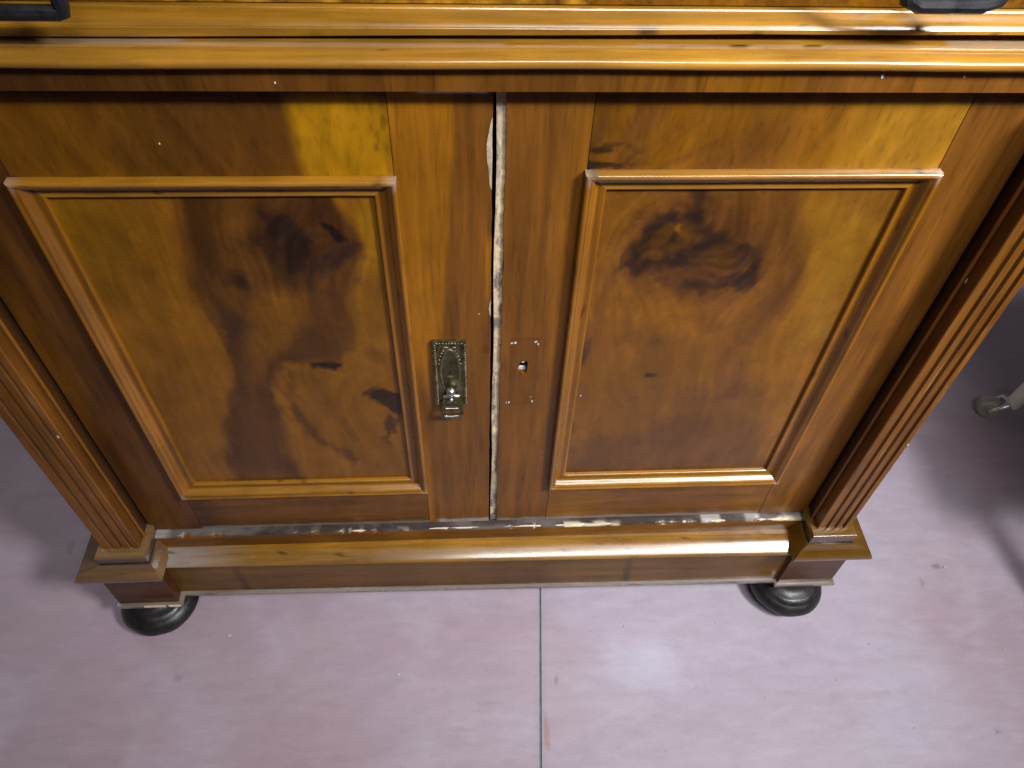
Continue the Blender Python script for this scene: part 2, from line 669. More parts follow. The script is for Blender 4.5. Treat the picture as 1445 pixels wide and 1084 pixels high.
def tint_left_rail_bottom(P):
    X, Z = P[:, 0], P[:, 2]
    m = ss(-.10, .12, fbm(X * 9, Z * 14, 44, 4) + .10 * np.cos((X + .22) * 26))
    c = mix(BROWN * .8, AMBER * .85, m)
    c = mix(c, BROWN * .9, ss(-.175, -.165, X))
    c = mix(c, DEEP * 1.2, ss(-.33, -.37, X))
    c = mix(c, GREYED * .5, ss(-.082, -.0855, Z + .003 * fbm(X * 70, Z * 0, 4)) * .6)
    return c * (1 + .35 * fbm(X * 90, Z * 40, 45, 4))[:, None]


def tint_right_inner_stile(P):
    X, Z = P[:, 0], P[:, 2]
    c = mix(BROWN * 1.12, AMBER * .95, ss(.045, .07, X) * ss(.2, .4, Z) * .5)
    c = mix(c, BROWN * 1.0, ss(.3, .1, Z))
    c = c * (1 + .5 * fbm(X * 140, Z * 5, 71, 4))[:, None]
    # ghost of the missing lock plate
    gx, gz = (.0195, .0455), (.160, .262)
    d = np.maximum(np.maximum(gx[0] - X, X - gx[1]), np.maximum(gz[0] - Z, Z - gz[1]))
    inside = ss(.0008, -.0008, d)
    c = mix(c, BROWN * .96, inside * .5)
    rim = ss(.0022, .0006, np.abs(d))
    c = mix(c, DEEP * 1.2, rim * .35)
    c = mix(c, GREYED * .55, ss(-.081, -.085, Z + .004 * fbm(X * 60, Z * 0, 14)) * .7)
    return c


def tint_right_rail_top(P):
    X, Z = P[:, 0], P[:, 2]
    # fan-shaped crotch figure radiating from the lower left corner
    dx, dz = X - .070, Z - .42
    a = np.arctan2(dz, dx)
    r = np.hypot(dx, dz)
    ray = fbm(a * 9 + .3 * fbm(X * 20, Z * 20, 5), r * 6, 81, 4)
    st = fbm(X * 85 - Z * 38, Z * 7, 82, 4)
    c = mix(AMBER * .72, BROWN * .95, ss(-.15, .15, ray))
    c = mix(c, AMBER * .95, ss(.20, .24, X) * .6)
    c = mix(c, HONEY * .68, ss(.245, .295, X + .03 * fbm(X * 10, Z * 10, 7)) * .85)
    c = mix(c, BROWN * 1.05, ss(.19, .205, X) * ss(.245, .225, X) * .6)
    kn = ss(.05, .012, np.hypot((X - .083), (Z - .462) * 1.4)) * ss(-.05, .15, fbm(X * 60, Z * 130, 84, 3))
    c = mix(c, KNOT, kn * .9)
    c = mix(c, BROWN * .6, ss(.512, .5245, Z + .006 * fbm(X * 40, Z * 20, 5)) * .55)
    return c * (1 + .40 * st)[:, None]


def tint_right_outer_stile(P):
    X, Z = P[:, 0], P[:, 2]
    c = mix(BROWN * 1.05, BROWN * 1.35, ss(-.15, .2, fbm(X * 14, Z * 4, 91, 4)))
    return c * (1 + .32 * fbm(X * 150, Z * 7, 92, 4))[:, None]


def tint_right_rail_bottom(P):
    X, Z = P[:, 0], P[:, 2]
    c = mix(AMBER * .75, BROWN * .95, ss(.11, .18, X + .05 * fbm(X * 20, Z * 30, 5)))
    c = mix(c, AMBER * .85, ss(.30, .34, X) * .7)
    c = mix(c, GREYED * .55, ss(-.080, -.086, Z + .004 * fbm(X * 60, Z * 0, 24)) * .7)
    return c * (1 + .25 * fbm(X * 80, Z * 40, 93, 4))[:, None]


def sdf(X, Z, pts, crop):
    """signed distance (metres, negative inside) to a closed outline given in photo pixels"""
    ox, oy, k = crop
    W = np.array([at(ox + x / k, oy + y / k) for x, y in pts])[:, [0, 2]]
    d = np.full(X.shape, 1e9)
    ins = np.zeros(X.shape, bool)
    n = len(W)
    for i in range(n):
        a, b = W[i], W[(i + 1) % n]
        e = b - a
        t = np.clip(((X - a[0]) * e[0] + (Z - a[1]) * e[1]) / (e @ e), 0, 1)
        d = np.minimum(d, np.hypot(X - a[0] - t * e[0], Z - a[1] - t * e[1]))
        cr = ((a[1] > Z) != (b[1] > Z)) & (X < e[0] * (Z - a[1]) / (e[1] + 1e-12) + a[0])
        ins ^= cr
    return np.where(ins, -d, d)


CL, CR = (200, 240, 2.259), (760, 220, 2.168)


def eyes(X, Z, crop, knots):
    """field whose level lines bend round each knot"""
    ox, oy, k = crop
    psi = X.copy()
    for (x, y, s, a) in knots:
        c = at(ox + x / k, oy + y / k)
        r2 = ((X - c[0]) ** 2 + ((Z - c[2]) * .8) ** 2) / s ** 2
        psi = psi + a * (X - c[0]) * np.exp(-r2) + .25 * a * (Z - c[2]) * np.exp(-r2 * .6)
    return psi


def tint_left_panel(P):
    X0, Z0 = P[:, 0], P[:, 2]
    X = X0 + .020 * fbm(X0 * 13, Z0 * 10, 100, 2) + .012 * fbm(X0 * 48, Z0 * 34, 101, 4)
    Z = Z0 + .026 * fbm(X0 * 12, Z0 * 10, 110, 2) + .014 * fbm(X0 * 46, Z0 * 36, 111, 4)
    psi = eyes(X0, Z0, CL, [(430, 230, .055, -.9), (590, 220, .03, -.8), (290, 360, .03, -.7), (580, 655, .035, -.9), (780, 760, .04, -.9), (640, 800, .06, .7)])
    psi = psi + .018 * fbm(X0 * 10, Z0 * 8, 119, 3)
    fib = fbm(psi * 190, Z * 15, 121, 4)
    fib2 = fbm(psi * 60, Z * 9, 122, 4)
    rag = fbm(X * 60, Z * 45, 123, 5) + .35 * fbm(psi * 240, Z * 30, 124, 3)
    c = np.tile(AMBER * 1.12, (len(P), 1))
    c = mix(c, GOLD * .72, ss(.24, .43, Z) * ss(-.26, -.36, X) * .8)
    c = c * (1 + .35 * fbm(X * 14, Z * 8, 130, 4))[:, None]
    # great dark central flame
    d = sdf(X, Z, [(110, 60), (125, 260), (150, 390), (210, 500), (282, 605), (297, 690), (268, 800), (285, 1020), (540, 1020), (470, 900), (440, 800), (430, 700), (470, 640), (640, 640), (680, 500), (650, 380), (690, 260), (640, 150), (560, 60)], CL)
    m = ss(.007, -.010, d + .010 * rag)
    br = mix(BROWN * .58, BROWN * 1.0, ss(-.2, .2, fbm(psi * 34, Z * 10, 140, 4)))
    c = mix(c, br, m * .95)
    c = mix(c, DEEP * .9, np.exp(-((d + .008) / .011) ** 2) * ss(-.19, -.26, X) * .45)
    # warm clear patch in the middle, gold at the upper right, the lower swirl
    def patch(col_, pts, soft, k):
        nonlocal c
        dd = sdf(X, Z, pts, CL)
        c = mix(c, col_, ss(soft * .85, -soft * .85, dd + .015 * rag) * k)
    patch(AMBER * .95, [(330, 430), (430, 370), (510, 400), (520, 480), (480, 560), (420, 620), (380, 560)], .014, .75)
    patch(DEEP * 1.4, [(560, 330), (660, 330), (670, 470), (640, 590), (540, 600), (520, 430)], .018, .55)
    patch(GOLD * .80, [(680, 110), (750, 110), (780, 330), (690, 330), (720, 250), (640, 150)], .010, .85)
    patch(AMBER * 1.05, [(690, 330), (780, 330), (800, 520), (740, 560), (690, 540), (665, 470)], .014, .8)
    patch(AMBER * .92, [(480, 660), (620, 640), (820, 660), (850, 980), (650, 990), (560, 880), (500, 780)], .016, .85)
    patch(BROWN * .95, [(690, 560), (830, 570), (830, 690), (760, 650), (700, 620)], .012, .7)
    patch(DEEP * 1.2, [(468, 650), (490, 660), (510, 770), (580, 870), (700, 940), (690, 960), (560, 890), (480, 780)], .007, .7)
    patch(DEEP * 1.2, [(270, 790), (380, 770), (400, 860), (420, 960), (290, 950)], .02, .6)
    # brown cloud and knots
    patch(DEEP * 1.25, [(335, 95), (590, 130), (660, 230), (640, 310), (560, 340), (500, 385), (430, 345), (360, 290), (325, 200)], .014, .85)
    patch(mix(KNOT * 1.0, DEEP * .9, ss(-.02, .26, fib2 + .6 * rag)), [(360, 145), (420, 128), (470, 150), (500, 210), (525, 265), (500, 325), (450, 340), (395, 300), (362, 230)], .008, .85)
    patch(BROWN * .9, [(500, 190), (545, 200), (580, 250), (540, 290), (515, 240)], .008, .6)
    patch(KNOT * .8, [(540, 185), (580, 188), (618, 232), (590, 246), (560, 226)], .004, .95)
    patch(KNOT * 1.6, [(600, 250), (660, 250), (650, 310), (600, 320), (560, 345), (520, 340)], .009, .7)
    patch(KNOT * 1.2, [(265, 340), (320, 345), (330, 380), (290, 385), (250, 375)], .008, .75)
    patch(KNOT * 1.8, [(225, 470), (300, 490), (300, 560), (270, 600), (230, 530)], .012, .6)
    patch(KNOT * .8, [(520, 630), (580, 640), (630, 640), (615, 668), (580, 662), (540, 660)], .005, .95)
    patch(KNOT * .8, [(700, 735), (740, 728), (830, 745), (832, 800), (800, 830), (770, 790), (740, 765)], .005, .92)
    patch(KNOT * 1.2, [(770, 800), (800, 800), (785, 890), (770, 870)], .004, .8)
    patch(KNOT * 1.8, [(405, 655), (420, 660), (425, 720), (408, 700)], .004, .7)
    near = ss(.05, -.02, sdf(X, Z, [(330, 90), (660, 90), (660, 380), (330, 380)], CL))
    ring = np.sin(psi * 900 + 7 * fbm(X0 * 22, Z0 * 9, 125, 3)) * ss(-.1, .2, fbm(X0 * 18, Z0 * 14, 126, 3))
    k = (1 + (.36 + .40 * near) * fib) * (1 + .46 * fib2) * (1 - (.03 + .05 * near) * ring)
    spk = ss(.06, .22, fbm(X0 * 150, Z0 * 110, 127, 3)) * ss(-.05, .1, fbm(X0 * 26, Z0 * 20, 128, 3))
    c = mix(c, KNOT * 1.5, spk * (.08 + .25 * near))
    return .76 * c * np.clip(k, .2, 2)[:, None]


def tint_right_panel(P):
    X0, Z0 = P[:, 0], P[:, 2]
    X = X0 + .018 * fbm(X0 * 14, Z0 * 12, 200, 2) + .012 * fbm(X0 * 50, Z0 * 36, 201, 4)
    Z = Z0 + .024 * fbm(X0 * 13, Z0 * 11, 210, 2) + .014 * fbm(X0 * 48, Z0 * 38, 211, 4)
    psi = eyes(X0, Z0, CR, [(400, 270, .040, -1.1), (545, 370, .035, -1.1), (480, 330, .09, -.8), (540, 500, .05, .6), (340, 670, .02, -.8)])
    psi = psi + .022 * fbm(X0 * 10, Z0 * 8, 219, 3)
    fib = fbm(psi * 170, Z * 18, 221, 4)
    fib2 = fbm(psi * 55, Z * 12, 222, 4)
    rag = fbm(X * 62, Z * 48, 223, 5) + .35 * fbm(psi * 240, Z * 34, 224, 3)
    c = mix(BROWN * 1.5, BROWN * 1.05, ss(-.2, .2, fbm(psi * 26, Z * 10, 230, 4)))

    def patch(col_, pts, soft, k, r=.012):
        nonlocal c
        dd = sdf(X, Z, pts, CR)
        c = mix(c, col_, ss(soft * .85, -soft * .85, dd + 1.15 * r * rag) * k)
    patch(AMBER * 1.02, [(850, 90), (1160, 90), (930, 600), (700, 1000), (670, 850), (660, 740), (640, 620), (740, 540), (800, 420), (830, 200)], .012, .95)
    patch(HONEY * .62, [(850, 150), (1080, 140), (900, 560), (800, 600), (820, 400)], .03, .8)
    patch(BROWN * 1.0, [(860, 110), (1130, 90), (1060, 200), (930, 190)], .02, .6)
    patch(DEEP * 1.6, [(720, 150), (800, 190), (790, 420), (700, 560), (640, 600), (650, 740), (560, 760), (590, 600), (680, 500), (740, 350)], .018, .6)
    patch(AMBER * 1.05, [(210, 110), (330, 150), (260, 230), (210, 330), (170, 430), (180, 250)], .012, .8)
    patch(AMBER * .98, [(240, 400), (420, 420), (520, 480), (480, 560), (330, 560), (190, 560), (180, 470)], .02, .75)
    patch(AMBER * .88, [(140, 620), (520, 560), (560, 680), (420, 800), (260, 880), (110, 860)], .022, .7)
    patch(BROWN * .85, [(90, 900), (350, 830), (560, 780), (700, 860), (680, 980), (80, 980)], .02, .7)
    patch(BROWN * .95, [(250, 440), (290, 450), (270, 560), (230, 620), (240, 520)], .008, .6)
    # halo and the big knot
    patch(DEEP * 1.5, [(250, 350), (300, 190), (420, 130), (560, 140), (660, 260), (700, 360), (660, 440), (520, 470), (380, 440)], .022, .8, .02)
    patch(mix(KNOT * 1.1, DEEP * 1.0, ss(.0, .28, fib2 + .6 * rag)), [(268, 345), (320, 260), (350, 200), (460, 160), (520, 200), (545, 280), (600, 325), (640, 320), (636, 410), (570, 418), (450, 440), (330, 385)], .009, .85, .02)
    patch(AMBER * .62, [(340, 330), (350, 280), (390, 240), (440, 230), (465, 260), (450, 300), (400, 320), (365, 345)], .008, .62, .018)
    patch(KNOT, [(395, 280), (415, 262), (430, 290), (412, 302)], .004, .7)
    patch(AMBER * .9, [(420, 232), (432, 236), (428, 262), (420, 256)], .0022, .8, .004)
    patch(BROWN * .85, [(470, 330), (540, 310), (600, 345), (600, 385), (540, 395), (490, 370)], .010, .5)
    patch(KNOT * 1.1, [(495, 365), (520, 392), (570, 400), (600, 380), (612, 392), (570, 416), (510, 408)], .004, .85, .007)
    patch(AMBER * .55, [(525, 352), (560, 345), (580, 362), (555, 376), (530, 370)], .005, .7)
    patch(KNOT * 1.2, [(450, 130), (500, 110), (520, 150), (470, 170)], .008, .7)
    patch(BROWN * .8, [(480, 490), (550, 480), (560, 540), (490, 560)], .010, .6)
    patch(KNOT * 1.6, [(335, 668), (365, 668), (362, 682), (338, 684)], .003, .85, .005)
    patch(KNOT * 2, [(140, 600), (165, 590), (150, 640), (132, 650)], .006, .7)
    patch(KNOT * 2, [(95, 830), (125, 810), (115, 850), (90, 862)], .006, .7)
    near = ss(.03, -.02, sdf(X, Z, [(280, 200), (620, 200), (620, 420), (280, 420)], CR))
    ring = np.sin(psi * 900 + 7 * fbm(X0 * 22, Z0 * 9, 225, 3)) * ss(-.1, .2, fbm(X0 * 18, Z0 * 14, 226, 3))
    k = (1 + (.36 + .5 * near) * fib) * (1 + (.42 + .4 * near) * fib2) * (1 - (.03 + .07 * near) * ring)
    spk = ss(.04, .20, fbm(X0 * 150, Z0 * 120, 227, 3)) * ss(-.05, .1, fbm(X0 * 26, Z0 * 20, 228, 3))
    c = mix(c, KNOT * 1.5, spk * (.05 + .30 * near))
    return .78 * c * np.clip(k, .2, 2)[:, None]


# ---- panel moulding strips
PROF = [(0, .0), (0, -.0076), (.0009, -.0088), (.0026, -.0093), (.0040, -.0088), (.0049, -.0078), (.0056, -.0074), (.0066, -.0068), (.0078, -.0056), (.0090, -.0036),
        (.0101, -.0014), (.0113, .0002), (.0128, .0008), (.0150, .0008), (.0166, .0005), (.0180, .0001), (.0190, .0001), (.0197, .0006), (.0202, .0018), (.0204, .0064)]


def strip(which, x0, x1, z0, z1, n=46, seed=0):
    V, Fc = [], []
    k = len(PROF)
    for i in range(n + 1):
        t = i / n
        for (u, h) in PROF:
            if which in 'tb':
                x = x0 + u + (x1 - x0 - 2 * u) * t
                z = z1 - u if which == 't' else z0 + u
            else:
                z = z0 + u + (z1 - z0 - 2 * u) * t
                x = x0 + u if which == 'l' else x1 - u
            j = .0003 * float(fbm(np.array([x * 30 + z * 30]), np.array([u * 80.0]), seed, 3)[0]) * 2
            V.append((x, h + j, z))
    for i in range(n):
        for j in range(k - 1):
            a = i * k + j
            Fc.append((a, a + 1, a + 1 + k, a + k))
    Fc.append(tuple(range(k)))
    Fc.append(tuple(n * k + j for j in range(k)))
    return V, Fc


def tint_moulding(base, x0, x1, z0, z1, seed):
    base = np.array(base)

    def fn(P):
        X, Z, Y = P[:, 0], P[:, 2], P[:, 1]
        k = 1 + .45 * fbm(X * 22 + seed, Z * 22, 300 + seed, 4)
        c = base[None] * k[:, None]
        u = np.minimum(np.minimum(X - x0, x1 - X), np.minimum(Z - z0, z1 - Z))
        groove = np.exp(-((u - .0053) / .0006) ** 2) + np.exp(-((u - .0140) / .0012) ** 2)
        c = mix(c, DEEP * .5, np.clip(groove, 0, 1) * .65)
        nick = ss(.30, .35, fbm(X * 140, Z * 140, 310 + seed, 3))
        c = mix(c, DEEP * .4, nick * .7)
        corner = np.minimum(np.minimum(np.hypot(X - x0, Z - z0), np.hypot(X - x1, Z - z0)), np.minimum(np.hypot(X - x0, Z - z1), np.hypot(X - x1, Z - z1)))
        c = mix(c, GREYED * 1.1, (1 - ss(.003, .010, corner)) * .35)
        return c
    return fn


def wobble(seed, amp, f):
    return lambda z: amp * 2 * fbm(np.asarray(z) * f, np.asarray(z) * 0 + .5, seed, 4)


def door(x0, x1, px0, px1, pz0, pz1, tints, mlabels, seed):
    """x0..x1 leaf, px/pz outer edge of the panel moulding"""
    d = obj('door', *box(x0 + .002, x1 - .002, .0072, .020, DB + .001, DT - .001), WOOD_V, cab, varied(DEEP, seed=seed), label=mlabels)
    t_out, t_in, t_top, t_bot, t_pan = tints
    left_is_outer = x0 < -.1
    sl = t_out if left_is_outer else t_in
    sr = t_in if left_is_outer else t_out
    jag_l = None if left_is_outer else wobble(31, .0019, 95)
    jag_r = wobble(37, .0006, 60) if left_is_outer else None
    V, Fc = grid_board(x0, px0 + .0016, DB, DT, 0, .0072, .002, xl=jag_l)
    if not left_is_outer:
        hole(V, Fc)
    obj('stile', V, Fc, WOOD_V, d, sl)
    obj('stile', *grid_board(px1 - .0016, x1, DB, DT, 0, .0072, .002, xr=jag_r), WOOD_V, d, sr)
    obj('rail', *grid_board(px0 + .0022, px1 - .0022, pz1 - .0015, DT, .0002, .0072, .0018), WOOD_D, d, t_top)
    obj('rail', *grid_board(px0 + .0022, px1 - .0022, DB, pz0 + .0015, .0002, .0072, .002), WOOD_H, d, t_bot)
    obj('panel', *grid_board(px0 + .018, px1 - .018, pz0 + .018, pz1 - .018, .0045, .0072, .00115), BURL, d, t_pan)
    for i, wch in enumerate('tblr'):
        base = {'t': HONEY * .42 + AMBER * .45, 'b': HONEY * .42 + AMBER * .38, 'l': AMBER * .95, 'r': AMBER * .95}[wch]
        obj('moulding', *strip(wch, px0, px1, pz0, pz1, seed=seed * 10 + i), MOULD_H if wch in 'tb' else MOULD_V, d,
            tint_moulding(base, px0, px1, pz0, pz1, seed * 10 + i), smooth=38)
    return d


KH = at(738, 519)
KEY_RING = []


def hole(V, Fc):
    """open the ragged keyhole in the right-hand stile: drop the grid cells round it, bridge to the ragged outline"""
    hx, hz = .0080, .0130
    inside = lambda p: abs(p[0] - KH[0]) < hx and abs(p[2] - KH[2]) < hz and p[1] < .001
    keep, edges = [], {}
    for f in Fc:
        c = np.mean([V[i] for i in f], 0)
        if len(f) == 4 and inside(c):
            for a, b in zip(f, f[1:] + f[:1]):
                edges[(a, b)] = 1
        else:
            keep.append(f)
    rim = {a: b for (a, b) in edges if (b, a) not in edges}
    loop = [next(iter(rim))]
    while rim[loop[-1]] != loop[0]:
        loop.append(rim[loop[-1]])
    shape = [(-.0036, .0008), (-.0030, .0040), (-.0006, .0052), (.0022, .0050), (.0036, .0058), (.0040, .0030), (.0036, -.0006),
             (.0038, -.0042), (.0016, -.0050), (-.0012, -.0044), (-.0040, -.0026), (-.0050, -.0008)]
    shape = [(a * 1.2, b * 1.85) for a, b in shape]
    sa = [math.atan2(q[1], q[0]) for q in shape]
    o = np.argsort(sa)
    SA = np.array(sa)[o]
    SX, SZ = np.array([s[0] for s in shape])[o], np.array([s[1] for s in shape])[o]
    SAe = np.concatenate([SA - 2 * math.pi, SA, SA + 2 * math.pi])
    first = len(V)
    m = len(loop)
    for lev in (0.0, .0062):
        for i in loop:
            a = math.atan2(V[i][2] - KH[2], V[i][0] - KH[0])
            V.append((KH[0] + np.interp(a, SAe, np.tile(SX, 3)), lev, KH[2] + np.interp(a, SAe, np.tile(SZ, 3))))
    for k in range(m):
        k2 = (k + 1) % m
        keep.append((loop[k], loop[k2], first + k2, first + k))
        keep.append((first + k, first + k2, first + m + k2, first + m + k))
    Fc[:] = keep
    KEY_RING.extend(V[first + m:first + 2 * m])


LP = (-.3795, -.0785, -.0060, .4525)
RP = (.0725, .3675, -.0050, .4575)
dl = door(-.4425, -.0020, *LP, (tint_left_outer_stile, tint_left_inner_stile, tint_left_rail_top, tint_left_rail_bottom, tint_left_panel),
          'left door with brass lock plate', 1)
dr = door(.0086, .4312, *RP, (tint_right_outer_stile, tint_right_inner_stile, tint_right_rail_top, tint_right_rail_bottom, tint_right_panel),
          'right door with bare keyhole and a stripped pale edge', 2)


# bare edge where the cover strip is missing
def tint_edge(P):
    X, Z = P[:, 0], P[:, 2]
    c = mix((.58, .44, .27), (.40, .31, .23), ss(-.06, .10, fbm(X * 90, Z * 26, 401, 4)))
    c = mix(c, (.26, .20, .17), ss(.35, .05, Z) * .65)
    c = mix(c, (.11, .085, .085), ss(.11, .20, fbm(X * 160, Z * 60, 402, 4)) * .75)
    c = mix(c, (.66, .52, .30), ss(.16, .26, fbm(X * 120, Z * 46, 403, 3)) * .8)
    c = mix(c, (.55, .42, .18), ss(.02, .10, fbm(X * 300, Z * 200, 404, 3)) * blob(X, Z, (694, 655), .004, .020, .3))
    return c


V, Fc = grid_board(.0008, .0092, DB - .0005, DT - .0012, .0026, .012, .0009)
V = [(x + .0006 * math.sin(z * 31), y + .0007 * float(fbm(np.array([x * 400]), np.array([z * 90]), 5, 3)[0]) * (1 if y < .01 else 0), z) for x, y, z in V]
obj('edge_strip', V, Fc, RAW, dr, tint_edge, label='bare pale strip where the cover moulding is missing')
# torn veneer on the left leaf beside the gap
chips = []
for k, (pya, pyb, wdt) in enumerate([(166, 268, .0036), (424, 446, .0014)]):
    za, zb = at(692, pyb)[2], at(692, pya)[2]
    zz = np.linspace(za, zb, 26)
    xe = -.0022 + wobble(37, .0006, 60)(zz)
    bul = wdt * np.sin(np.pi * np.linspace(0, 1, 26)) ** .7 * (.8 + .5 * vn(zz * 120, zz * 0, 9 + k))
    V = [(xe[i], -.0003, zz[i]) for i in range(26)] + [(xe[i] - bul[i] - .0001, -.0003, zz[i]) for i in range(26)]
    V += [(x, .0005, z) for x, y, z in V]
    Fc = [(i, i + 1, 27 + i, 26 + i) for i in range(25)] + [(52 + i, 53 + i, 1 + i, i) for i in range(25)] + [(78 + i, 79 + i, 27 + i, 26 + i) for i in range(25)]
    chips.append((V, Fc))
for cv in chips:
    obj('torn_veneer', *cv, RAW, dl, lambda P: mix((.46, .36, .25), (.26, .18, .11), ss(0, .2, fbm(P[:, 0] * 200, P[:, 2] * 70, 5))))
# dark behind the keyhole and a scrap of white filling
m = len(KEY_RING)
cv = [(x * 1 + 0, y, z) for x, y, z in KEY_RING]
obj('keyhole', cv + [(KH[0], .0068, KH[2])], [(i, (i + 1) % m, m) for i in range(m)], DARK, dr)
V, Fc = chip(KH[0] - .0010, KH[2] - .0046, .0046, .0058, .0040, .0012, 8, 3)
obj('filler_scrap', V, Fc, PAPER, dr)
chips = []
for k, (px, py, rx, rz) in enumerate([(722, 484.5, .0016, .0012), (727, 484, .0020, .0014), (756, 482.5, .0018, .0014), (759.5, 486, .0012, .0018), (718, 567.5, .0014, .0018), (714.5, 568.5, .0007, .0014),
                                      (750.5, 566.5, .0014, .0018), (749, 560, .0008, .0009), (738, 511, .0022, .0007), (820, 563, .0012, .0014), (812, 557, .0007, .0010)]):
    p = at(px, py)
    chips.append(chip(p[0], p[2], .0001 if px < 800 else .0046, rx * .9, rz * 1.15, .0005, 8, k))
f = obj('paint_flecks', *join(*chips), PAPER, dr)
f['kind'] = 'stuff'
chips = []
for k, (px, py, rx, rz) in enumerate([(225, 203, .0007, .0010), (687, 128, .0015, .0008), (676, 443, .0012, .0006)]):
    p = at(px, py)
    chips.append(chip(p[0], p[2], .0003, rx, rz, .0005, 7, k + 20))
f = obj('paint_flecks', *join(*chips), PAPER, dl)
f['kind'] = 'stuff'

# ---- lock plate and drop pull on the left door
LX, LZ0, LZ1 = -.0434, .1640, .2632
hw = .0172


def plate():
    parts = [box(LX - hw, LX + hw, -.0022, .0, LZ0, LZ1)]
    # raised rim
    for (x0, x1, z0, z1) in ((LX - hw, LX - hw + .0045, LZ0, LZ1), (LX + hw - .0045, LX + hw, LZ0, LZ1), (LX - hw + .0045, LX + hw - .0045, LZ1 - .0045, LZ1), (LX - hw + .0045, LX + hw - .0045, LZ0, LZ0 + .0045)):
        parts.append(box(x0, x1, -.0042, -.0015, z0, z1))
    return join(*parts)


lock = obj('lock_plate', *plate(), BRASS, dl, smooth=30, bevel=.0007)
# rope edge, oval bead ring and ribbon bow are chased relief on the plate: joined into one part
rel = []
for s in (-1, 1):
    for i in range(26):
        z = LZ0 + .005 + i * (LZ1 - LZ0 - .010) / 25
        V, Fc = ball((0, 0, 0), .0016, 8, 5)
        rel.append(([(LX + s * (hw - .0022) + x * 1.05, -.0043 + y * .6, z + zz * .62 + x * .5) for x, y, zz in V], Fc))
for i in range(9):
    V, Fc = ball((0, 0, 0), .0014, 8, 4)
    rel.append(([(LX - .0125 + i * .0031 + x, -.0043 + y * .6, LZ1 - .0022 + zz * .7) for x, y, zz in V], Fc))
oc, oa, ob_ = LZ0 + .053, .0098, .034
rel.append(tube([(LX + oa * math.cos(t), -.0030, oc + ob_ * math.sin(t)) for t in np.linspace(0, 2 * math.pi, 48, endpoint=False)], .0013, 8, True))
for t in np.linspace(.35, math.pi - .35, 15):
    V, Fc = ball((0, 0, 0), .0014, 8, 5)
    rel.append(([(LX + (oa + .0020) * math.cos(t) + x, -.0026 + y, oc + (ob_ + .0025) * math.sin(t) + zz) for x, y, zz in V], Fc))
for s in (-1, 1):
    rel.append(tube([(LX, -.003, LZ1 - .0094), (LX + s * .003, -.0042, LZ1 - .0072), (LX + s * .0058, -.004, LZ1 - .0078), (LX + s * .0052, -.003, LZ1 - .0108), (LX + s * .0015, -.003, LZ1 - .0098)], .0009, 8))
    rel.append(tube([(LX + s * .0055, -.003, LZ1 - .010), (LX + s * .0082, -.0032, LZ1 - .014), (LX + s * .0092, -.003, LZ1 - .020)], [.0010, .0009, .0004], 8))
obj('plate_relief', *join(*rel), BRASS, dl, smooth=50)
# keyhole cover tongue in the oval
obj('key_slot', *box(LX - .0008, LX + .0014, -.0029, -.001, oc - .004, oc + .002), BLACK_IRON, dl, bevel=.0003)
obj('slot_bar', *box(LX - .0034, LX + .0030, -.0040, -.001, oc - .0080, oc - .0064), BRASS, dl, bevel=.0004)
V, Fc = [(LX, -.0024, oc)], []
for ri, (k, y) in enumerate(((.3, -.0025), (.6, -.0028), (.85, -.0033), (1.0, -.0040))):
    for q in range(36):
        t = 2 * math.pi * q / 36
        V.append((LX + oa * k * math.cos(t), y, oc + ob_ * k * math.sin(t)))
for q in range(36):
    Fc.append((0, 1 + q, 1 + (q + 1) % 36))
    for ri in range(3):
        a = 1 + ri * 36
        Fc.append((a + q, a + 36 + q, a + 36 + (q + 1) % 36, a + (q + 1) % 36))
obj('oval_dish', V, Fc, OLD_BRASS, dl, smooth=60)
kz = LZ0 + .0235
obj('pull_post', *join(ball((LX, -.0075, kz + .004), .0052, 18, 10, .9), tube([(LX, -.002, kz + .003), (LX, -.010, kz)], .0036, 14), ball((LX, -.0120, kz - .0045), .0024, 12, 7),
                       tube([(LX - .0080, -.0060, kz - .0055), (LX, -.0078, kz - .0030), (LX + .0080, -.0060, kz - .0055)], .0018, 10)), STEEL, dl, smooth=50)


def bail():
    """stirrup pull: a sloping tapered plate with a slot, hanging proud of the plate"""
    z1, z0 = kz - .006, .1510
    y1, y0 = -.0075, -.0125
    zz = lambda t: z1 + (z0 - z1) * t
    yy = lambda t: y1 + (y0 - y1) * t
    outer = [(-.0082, 0), (.0082, 0), (.0105, .28), (.0125, .62), (.0128, .88), (.0112, 1), (-.0112, 1), (-.0128, .88), (-.0125, .62), (-.0105, .28)]
    inner = [(-.0078, .46), (.0078, .46), (.0082, .50), (.0092, .62), (.0094, .80), (.0084, .84), (-.0084, .84), (-.0094, .80), (-.0092, .62), (-.0082, .50)]
    V, Fc = [], []
    for off in (0, .0030):
        for ring in (outer, inner):
            for x, t in ring:
                V.append((LX + x, yy(t) + off, zz(t)))
    n = len(outer)
    for k in range(n):
        k2 = (k + 1) % n
        Fc += [(k, k2, n + k2, n + k), (2 * n + k, 2 * n + k2, 3 * n + k2, 3 * n + k), (k, k2, 2 * n + k2, 2 * n + k), (n + k, n + k2, 3 * n + k2, 3 * n + k)]
    return V, Fc


obj('pull_ring', *bail(), BRASS, dl, bevel=.0008, smooth=35)
obj('pull_lip', *join(tube([(LX - .0078, -.0126, .1562), (LX, -.0129, .1556), (LX + .0080, -.0126, .1568)], .0011, 8), tube([(LX - .0072, -.0106, .1666), (LX + .0072, -.0106, .1666)], .0008, 8)), STEEL, dl, smooth=50)

# ---- ledge under the doors: a bare, chipped top edge
ZL = -.0912


